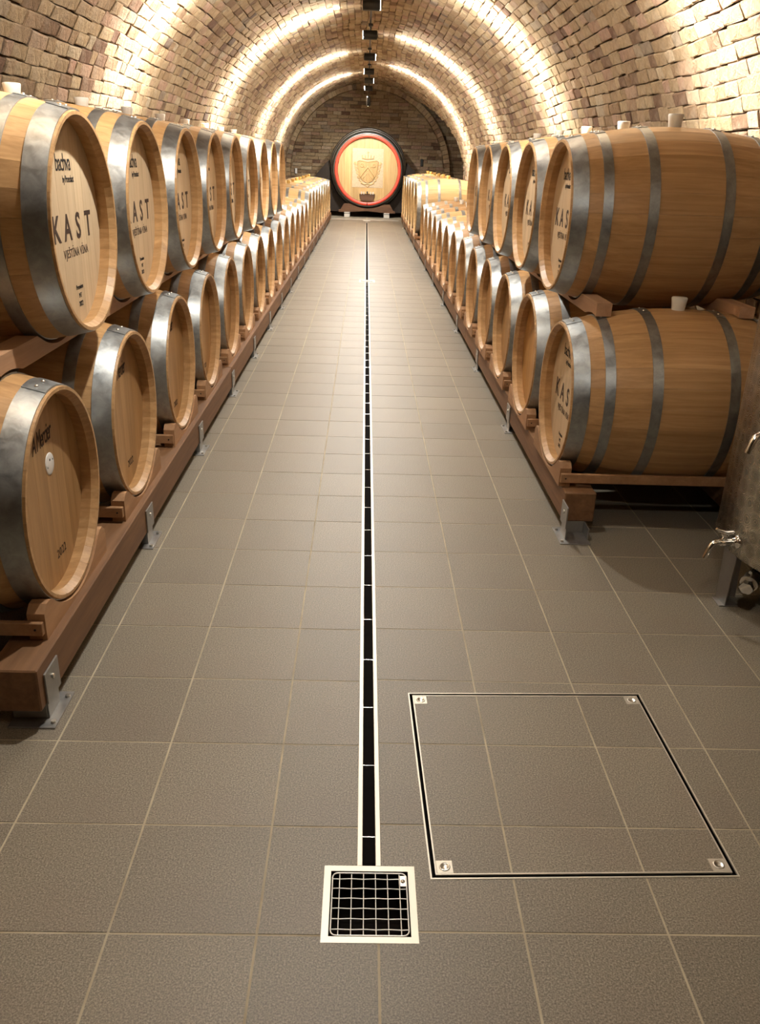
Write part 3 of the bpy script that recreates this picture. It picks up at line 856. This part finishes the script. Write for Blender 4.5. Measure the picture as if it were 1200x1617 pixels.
def make_foot():
    # local +x faces the aisle; origin on the floor below the beam's aisle face
    r=empty('beam_foot')
    mb=MB(); mb.bbox(0.0005,0.006,-0.05,0.05,BZ0+0.0,BZ0+0.095,.001); st=mb.build('side_strap',GREYSTEEL,r)
    mb=MB(); mb.tube([(0.005,0,BZ0+.06),(0.010,0,BZ0+.06)],.008,6); mb.build('bolt',STEEL,st)
    mb=MB(); mb.bbox(-0.006,-0.0,-0.042,0.042,0.004,BZ0-.0005,.001); mb.build('aisle_leg',GREYSTEEL,r)
    mb=MB(); mb.bbox(-0.10,-0.094,-0.042,0.042,0.004,BZ0-.0005,.001); mb.bbox(-0.094,-0.006,-0.042,-0.037,0.004,BZ0-.0005,.001); mb.build('leg_web',GREYSTEEL,r)
    mb=MB(); mb.bbox(-0.10,0.028,-0.085,0.085,0,0.004,.001); fp=mb.build('foot_plate',GREYSTEEL,r)
    for e in (-1,1):
        mb=MB(); mb.tube([(0.016,e*.06,.003),(0.016,e*.06,.010)],.007,6); mb.build('anchor_bolt',STEEL,fp)
    return r
fproto=None
def foot(x,y,left,label):
    global fproto
    if fproto is None: fproto=make_foot(); o=fproto
    else: o=copy_tree(fproto)
    o.location=(x,y,0); o.rotation_euler=(0,0,0 if left else math.pi); tag(o,label,'bracket','steel feet under the beams')
for i in range(16): foot(LBX[1],1.97+1.135*i+(.0 if i<3 else .02),True,'galvanised steel foot under the left beam, %s beside the aisle'%bad(i))
for i in range(12): foot(RBX[0],3.24+1.52*i,False,'galvanised steel foot under the right beam, %s beside the aisle'%bad(i))

# ------------------------------------------------------------------ big cask at the end
def cask():
    YF=23.35; cx,cz=0.04,1.150; R,RB_=0.850,1.03; Lc=1.55
    r=empty('display_cask',(cx,YF,cz)); tag(r,'large oak cask with red rim and carved crest at the end of the aisle','cask')
    def rr(t): return RB_-(RB_-R)*(2*t/Lc-1)**2
    n=40
    mb=MB()
    # staves joined by twos are too far to tell apart: one body with real seams
    for k in range(n):
        a0,a1=2*math.pi*k/n+.002,2*math.pi*(k+1)/n-.002
        mb.grid([[(rr(t)*math.sin(a),t,rr(t)*math.cos(a)) for a in (a0,a1)] for t in [Lc*q/10 for q in range(11)]],True,random.random())
    body=mb.build('staves',CASKDARK,r)
    # iron hoops
    for t,wd in ((0.105,.15),(0.26,.06),(0.42,.06),(1.13,.06),(1.31,.06),(1.45,.07)):
        mb=MB(); seg=72; rows=[[((rr(q)+d)*math.sin(2*math.pi*k/seg),q,(rr(q)+d)*math.cos(2*math.pi*k/seg)) for k in range(seg)] for q,d in ((t-wd/2,.0),(t-wd/2,.008),(t+wd/2,.008),(t+wd/2,0))]
        mb.grid(rows,True,.5,True); mb.build('hoop',BLACKHOOP if t>.2 else HOOP,r)
    # red rim
    mb=MB(); seg=72
    prof=[(0.0,R-.070),(-0.012,R-.066),(-0.014,R-.012),(-0.004,R+.004),(0.03,R+.006)]
    mb.grid([[(q*math.sin(2*math.pi*k/seg),t,q*math.cos(2*math.pi*k/seg)) for k in range(seg)] for t,q in prof][::-1],True,.5,True)
    prof=[(0.0,R-.070),(0.10,R-.074)]
    mb.build('red_rim',RED,r)
    mb=MB(); mb.grid([[(q*math.sin(2*math.pi*k/seg),t,q*math.cos(2*math.pi*k/seg)) for k in range(seg)] for t,q in prof],True,.5,True); mb.build('rim_inside',CASKDARK,r)
    # head boards, vertical
    Rh=R-.072; nbd=9
    for k in range(nbd):
        x0=-Rh+2*Rh*k/nbd+.0015; x1=-Rh+2*Rh*(k+1)/nbd-.0015; x0=max(x0,-Rh+.002); x1=min(x1,Rh-.002)
        xx=[x0+(x1-x0)*q/4 for q in range(5)]
        pts=[(x,-math.sqrt(Rh*Rh-x*x)) for x in xx]+[(x,math.sqrt(Rh*Rh-x*x)) for x in xx[::-1]]
        mb=MB(); mb.prism(pts,0.085,0.13,'y',random.random()); mb.build('head_board',CASKWOOD,r,fix=True)
    # carved panel: stippled field with the shield in relief
    mb=MB(); mb.bbox(-.40,.40,0.079,0.086,-.42,.52,.003); pn=mb.build('carved_panel',CARVED,r)
    def rel(name,pts,rad_,z=0.077):
        mb=MB(); mb.tube([(x,z,y) for x,y in pts],rad_,6); mb.build(name,CASKWOOD,pn)
    sh=[(-.27,.20),(-.22,.23),(0,.20),(.22,.23),(.27,.20),(.25,.05),(.22,-.10),(.13,-.24),(0,-.31),(-.13,-.24),(-.22,-.10),(-.25,.05),(-.27,.20)]
    rel('shield_border',sh,.016)
    mb=MB(); mb.prism([(x*.93,y*.93) for x,y in sh[:-1]],0.070,0.080,'y'); mb.build('shield_field',CASKWOOD,pn,fix=True)
    rel('chevron',[(-.19,-.16),(-.05,.02),(0,.08),(.05,.02),(.19,-.16)],.018,.068)
    rel('inner_chevron',[(-.13,-.2),(0,-.05),(.13,-.2)],.013,.068)
    rel('stem',[(0,-.27),(0,.05)],.012,.068)
    for s_ in (-1,1):
        rel('charge',[(s_*.15+.045*math.cos(a),.12+.045*math.sin(a)) for a in [2*math.pi*q/10 for q in range(11)]],.012,.068)
        rel('crossed_staff',[(s_*.17,.16),(s_*-.02,-.02)],.010,.068)
        pts=[]
        for q in range(40):
            t=q/39; y=.20-.52*t; pts.append((s_*(.31-.16*t*t+.030*math.sin(q*1.0)),y))
        rel('scroll_mantling',pts,.013)
        for q in range(4):
            y=.16-.11*q; rel('scroll_curl',[(s_*(.33-.03*q)+.028*math.cos(a),y+.028*math.sin(a)) for a in [1.7*math.pi*k/8 for k in range(9)]],.010)
    rel('crown_band',[(-.15,.285),(0,.265),(.15,.285)],.016)
    for q in range(-2,3): rel('crown_point',[(q*.065,.285),(q*.075,.345-.01*abs(q))],[.016,.010]); 
    for q in range(-2,3):
        rel('crown_pearl',[(q*.075,.35-.01*abs(q)),(q*.075,.372-.01*abs(q))],.016)
    rel('crest_cross',[(0,.38),(0,.45)],.010); rel('crest_cross_arm',[(-.03,.425),(.03,.425)],.008)
    rel('base_scroll',[(-.16,-.31),(-.08,-.345),(0,-.33),(.08,-.345),(.16,-.31)],.015)
    rel('pendant',[(-.05,-.36),(0,-.405),(.05,-.36)],.013)
    # small manway door with its pale bar
    mb=MB(); mb.prism([(-.155,-.745),(.155,-.745),(.205,-.575),(-.205,-.575)],0.035,0.09,'y'); d=mb.build('manway_door',CASKDOOR,r,fix=True)
    mb=MB(); mb.bbox(-.19,.19,0.02,0.085,-.572,-.535,.006); br=mb.build('door_bar',CASKWOOD,r)
    for q in (-.15,-.09,.09,.15):
        mb=MB(); mb.bbox(q-.014,q+.014,0.008,0.03,-.585,-.515,.004); mb.build('bar_block',PAD,br)
    mb=MB(); mb.lathe_z([(-.02,.022),(.02,.022),(.03,.01)],14); mb.build('bar_screw',BLACK,br,loc=(0,.02,-.535))
    mb=MB(); mb.bbox(-.010,.010,-.020,0.02,-.85,-.785,.003); mb.build('rim_seam',BLACK,r)
    # stand: two dark saddles with flared shoulders, a shaped wood front and pads
    st=empty('cask_stand',(cx,YF,0)); tag(st,'black flared wooden stand with shaped saddle under the big cask','stand')
    for t in (0.36,1.12):
        q=rr(t)+.012; pts=[(-1.50,.0),(1.50,.0),(1.42,.55),(1.32,.98),(1.0,1.42),(q*.93*1.0,1.52)]
        ang=[math.radians(a) for a in range(22,-203,-9)]
        arc=[(q*math.cos(a),cz+q*math.sin(a)) for a in ang]
        left=[(-q*.93,1.52),(-1.0,1.42),(-1.32,.98),(-1.42,.55)]
        outer=[(-1.5,.12),(1.5,.12),(1.46,.55),(1.34,.98)]
        poly=outer+[arc[0]]+arc+[(-1.34,.98),(-1.46,.55)]
        # build as strips between the arc and the outline so the notch stays open
        mb=MB()
        lo=[]; hi=[]
        for k in range(49):
            x=-1.46+2.92*k/48
            top=0.98+(1.46-0.98)*max(0,min(1,(1.38-abs(x))/.45)) if abs(x)<1.38 else 0.98*max(0.2,1-(abs(x)-1.38)*4)
            if abs(x)<q: top=min(top,cz-math.sqrt(q*q-x*x)) if abs(x)<q*0.985 else top
            hi.append((x,max(top,.13))); lo.append((x,.12))
        for yy in (t-.07,t+.07): mb.grid([[(x,yy,z) for x,z in lo],[(x,yy,z) for x,z in hi]],False)
        mb.grid([[(x,t-.07,z) for x,z in hi],[(x,t+.07,z) for x,z in hi]],False); mb.grid([[(x,t-.07,z) for x,z in lo],[(x,t+.07,z) for x,z in lo]],False)
        mb.build('saddle',BLACKWOOD,st,fix=True)
    hi=[];lo=[]
    for k in range(33):
        x=-.74+1.48*k/32; zt=min(.33,cz-math.sqrt(max(0,.93**2-x*x)) ) if abs(x)<.60 else .33-.16*min(1,(abs(x)-.60)/.10); hi.append((x,max(zt,.16))); lo.append((x,.12+.04*max(0,1-abs(x)/.5)))
    mb=MB()
    for yy in (0.03,.12): mb.grid([[(x,yy,z) for x,z in lo],[(x,yy,z) for x,z in hi]],False)
    mb.grid([[(x,.03,z) for x,z in hi],[(x,.12,z) for x,z in hi]],False); mb.grid([[(x,.03,z) for x,z in lo],[(x,.12,z) for x,z in lo]],False)
    mb.build('shaped_front',CASKDOOR,st,fix=True)
    for x in (-.52,.52):
        for y in (.12,1.12):
            mb=MB(); mb.bbox(x-.075,x+.075,y-.12,y+.1,0,.12,.006); pd=mb.build('foot_pad',PAD,st)
            mb=MB(); mb.bbox(x-.078,x+.078,y-.123,y+.1,.085,.10,.003); mb.build('pad_band',BLACK,pd)
BLACKHOOP=steel('dark_iron',(0.20,0.20,0.19),0.40,(10,10,10),0.2,0.85,0.3)
BLACKWOOD=wood('black_stained_wood',(0.010,0.007,0.005),(0.020,0.013,0.009),(16,1.2,16),0.85,0.2)
CASKDOOR=wood('brown_stained_wood',(0.06,0.028,0.014),(0.13,0.065,0.032),(2,16,16),0.5,0.2)
def carvedmat():
    m,nt,b=newmat('stippled_carving'); v=coords(nt,(1,1,1)); n=noise(nt,coords(nt,(60,60,110)),1.0,3,.6)
    nt.links.new(ramp(nt,n,[(.3,(.34,.25,.15)),(.7,(.52,.41,.27))]),b.inputs['Base Color']); b.inputs['Roughness'].default_value=.6; bump(nt,b,n,.8,.01); return m
CARVED=carvedmat()
cask()

# ------------------------------------------------------------------ stainless tank, right foreground
def tank():
    cx,cy,R=1.83,2.72,0.50; z0,z1=0.205,1.32
    r=empty('wine_tank',(cx,cy,0)); tag(r,'swirl polished stainless steel tank with two taps at the right edge','tank')
    mb=MB(); mb.lathe_z([(z0,R),(z0+.012,R+.003),(z0+.03,R),(z1-.03,R),(z1-.012,R+.004),(z1,R)],96); mb.build('shell',SWIRL,r)
    mb=MB(); mb.lathe_z([(z0+.002,R),(z0-.035,R*.72),(z0-.055,R*.35),(z0-.06,.001)],64); mb.build('dished_bottom',STEEL,r)
    mb=MB(); mb.lathe_z([(z1,R+.004),(z1+.014,R+.002),(z1+.02,R-.02),(z1+.05,R*.5),(z1+.06,.07),(z1+.11,.07),(z1+.11,.001)],64); mb.build('lid',STEEL,r)
    for a in (184,-30,80,-75):
        a=math.radians(a); o=empty('leg'); 
        bpy.data.objects.remove(o)
        mb=MB(); c,s_=math.cos(a),math.sin(a)
        w0,w1=.038,.022
        for d0,d1 in ((-.004,.004),):
            rows=[]
        P=lambda rad_,t,z:(rad_*c-t*s_,rad_*s_+t*c,z)
        # folded angle leg: two tapering plates
        for (ra,ta,rb,tb) in ((R-.002,-.045,R-.002,.045),(R-.002,-.045,R-.075,-.045)):
            q=[P(ra,ta,z0+.05),P(rb,tb,z0+.05),P(rb*1.0,tb*.75,0.004),P(ra*1.0,ta*.75,0.004)]
            nrm=(Vector(q[1])-Vector(q[0])).cross(Vector(q[3])-Vector(q[0])).normalized()*.004
            q2=[tuple(Vector(p)+nrm) for p in q]
            mb.poly(q); mb.poly(q2[::-1])
            for i in range(4): mb.quad(q[i],q[(i+1)%4],q2[(i+1)%4],q2[i])
        lg=mb.build('leg',GREYSTEEL,r,fix=True)
        mb=MB(); f=P(R-.02,0,0); mb.bbox(f[0]-.035,f[0]+.035,f[1]-.035,f[1]+.035,0,.004,.001); mb.build('leg_pad',GREYSTEEL,lg)
    def tap(ang,z,sc=1.0):
        o=empty('tap'); o.parent=r; a=math.radians(ang); o.location=(R*math.cos(a),R*math.sin(a),z); o.rotation_euler=(0,0,a); o.scale=(sc,sc,sc)
        mb=MB(); mb.tube([(-.005,0,0),(.006,0,0),(.006,0,0),(.020,0,0)],[.024,.024,.015,.015],16); mb.build('mount_nut',CHROME,o)
        mb=MB(); mb.tube([(.018,0,0),(.040,0,0),(.058,0,0),(.066,0,0)],[.012,.013,.015,.012],14); mb.build('barrel_body',CHROME,o)
        mb=MB(); mb.tube([(.060,0,0),(.078,0,.001),(.090,0,-.006),(.100,0,-.026),(.110,0,-.058)],[.010,.011,.011,.0105,.010],12); mb.build('spout',CHROME,o)
        mb=MB(); mb.tube([(.050,0,.010),(.050,0,.026),(.050,0,.027),(.050,0,.034)],[.010,.010,.014,.012],12); mb.build('valve_bonnet',CHROME,o)
        mb=MB(); mb.tube([(.020,0,.038),(.050,0,.037),(.075,0,.046),(.086,0,.054)],[.006,.007,.005,.004],8); mb.build('lever',CHROME,o)
    tap(197,0.680); tap(187,0.255)
    o=empty('drain_valve'); o.parent=r; o.location=(R*.90*math.cos(math.radians(194)),R*.90*math.sin(math.radians(194)),z0-.062); o.rotation_euler=(0,math.radians(14),math.radians(232))
    mb=MB(); mb.tube([(-.06,0,0),(0,0,0)],.020,14); mb.build('pipe',BLACK,o)
    mb=MB(); mb.tube([(0,0,0),(.035,0,0),(.036,0,0),(.045,0,0)],[.027,.027,.031,.031],16); mb.build('valve_body',STEEL,o)
    mb=MB(); mb.tube([(.045,0,0),(.075,0,0)],.025,6); mb.build('hex_nut',CHROME,o)
    mb=MB(); mb.tube([(.02,0,.025),(.02,0,.05),(.05,0,.055)],.006,8); mb.build('handle',CHROME,o)
tank()

# ------------------------------------------------------------------ track and spots
mb=MB(); mb.bbox(CX-.03,CX-.006,Y0+.1,24.2,3.055,3.085,.003); tr=mb.build('lighting_track',BLACK); tag(tr,'thin black lighting track along the crown of the vault','track')
for k,yy in enumerate(np.arange(-2,24.2,1.9)):
    mb=MB(); mb.tube([(CX-.018,yy,3.08),(CX-.018,yy,3.275)],.004,6); mb.build('hanger_wire',BLACK,tr)
def spot(y,side,i,n):
    dim=0.30 if y<1 else 1.0; far_fill=1.0 if y<7 else 1.7      # the spot over the camera is dimmed; far fill raised to brighten floor
    r=empty('track_spotlight',(CX-.018,y,LAMP_Z)); tag(r,'%s pointing black spotlight on the vault track, %s from the camera'%('left' if side<0 else 'right',ORD[i]),'spotlight','track spotlights')
    el=math.radians(-8)
    mb=MB(); mb.bbox(-.03,.03,-.05,.05,.095,.125,.003); mb.build('adapter',BLACK,r)
    mb=MB(); mb.tube([(0,0,.10),(0,0,.03)],.010,8); mb.build('stem',BLACK,r)
    h=empty('lamp_head'); h.parent=r; h.rotation_euler=(0,-el if side>0 else el,0) ; 
    s_=side
    mb=MB(); mb.tube([(-s_*.09,0,0),(-s_*.085,0,0),(s_*.095,0,0)],[.045,.055,.055],20,True); hd=mb.build('housing',BLACK,r,rot=(0,0,0))
    bpy.data.objects.remove(h)
    mb=MB(); mb.tube([(s_*.0955,0,0),(s_*.098,0,0)],.046,20); mb.build('lens',LENS,hd)
    ld=bpy.data.lights.new('spot_light','SPOT'); ld.energy=LAMP_W*dim; ld.color=LAMP_COL; ld.spot_size=math.radians(120); ld.spot_blend=1.0; ld.shadow_soft_size=.035
    lo=bpy.data.objects.new('spot_light',ld); COL.objects.link(lo); lo.parent=hd; lo.location=(s_*.125,0,0)
    d=Vector((s_*math.cos(el),0,math.sin(el)))
    # narrow along the vault, broad across it (a wall-washing lens)
    z=-d; yv=Vector((0,1,0)); x=yv.cross(z).normalized()
    M=Matrix((x,yv,z)).transposed().to_4x4(); lo.rotation_euler=M.to_euler(); lo.scale=(1.0,0.36,1.0)
    la=bpy.data.lights.new('fill_light','AREA'); la.shape='DISK'; la.size=.085; la.energy=FILL_W*dim*far_fill; la.color=LAMP_COL  # added fill light, tilted down although the lens faces sideways
    ao=bpy.data.objects.new('fill_light',la); COL.objects.link(ao); ao.parent=hd; ao.location=(s_*.112,0,-.03); ao.rotation_euler=Vector((s_*math.cos(math.radians(38)),0,-math.sin(math.radians(38)))).to_track_quat('-Z','Y').to_euler()
for i,(y,sd) in enumerate(LAMPS): spot(y,sd,i,len(LAMPS))
# the last one hangs lower and lights the cask
r=empty('cask_spotlight',(CX-.018,21.6,2.66)); tag(r,'black spotlight hanging at the end of the track aimed at the cask','spotlight')
mb=MB(); mb.tube([(0,0,.42),(0,0,.08)],.006,8); mb.build('stem',BLACK,r)
mb=MB(); mb.tube([(0,-.02,.09),(0,-.018,.085),(0,.05,-.09)],[.03,.045,.045],18); hd=mb.build('housing',BLACK,r)
mb=MB(); mb.tube([(0,.0501,-.0903),(0,.0508,-.092)],.038,18); mb.build('lens',LENS,hd)
ld=bpy.data.lights.new('cask_light','SPOT'); ld.energy=60; ld.color=LAMP_COL; ld.spot_size=math.radians(75); ld.spot_blend=.7; ld.shadow_soft_size=.035
lo=bpy.data.objects.new('cask_light',ld); COL.objects.link(lo); lo.parent=hd; lo.location=(0,.065,-.12)
lo.rotation_euler=Vector((0,1.75,-1.45)).to_track_quat('-Z','Y').to_euler()

# small fittings on the end wall
mb=MB(); mb.bbox(1.50,1.57,YE-.06,YE-.012,1.28,1.46,.006); o=mb.build('wall_box',BLACK); tag(o,'small black box on the end wall right of the cask','box')
mb=MB(); mb.bbox(-1.98,-1.92,YE-.06,YE-.012,.98,1.12,.006); o=mb.build('wall_fitting',BADGE); tag(o,'small white fitting on the end wall left of the cask','fitting')
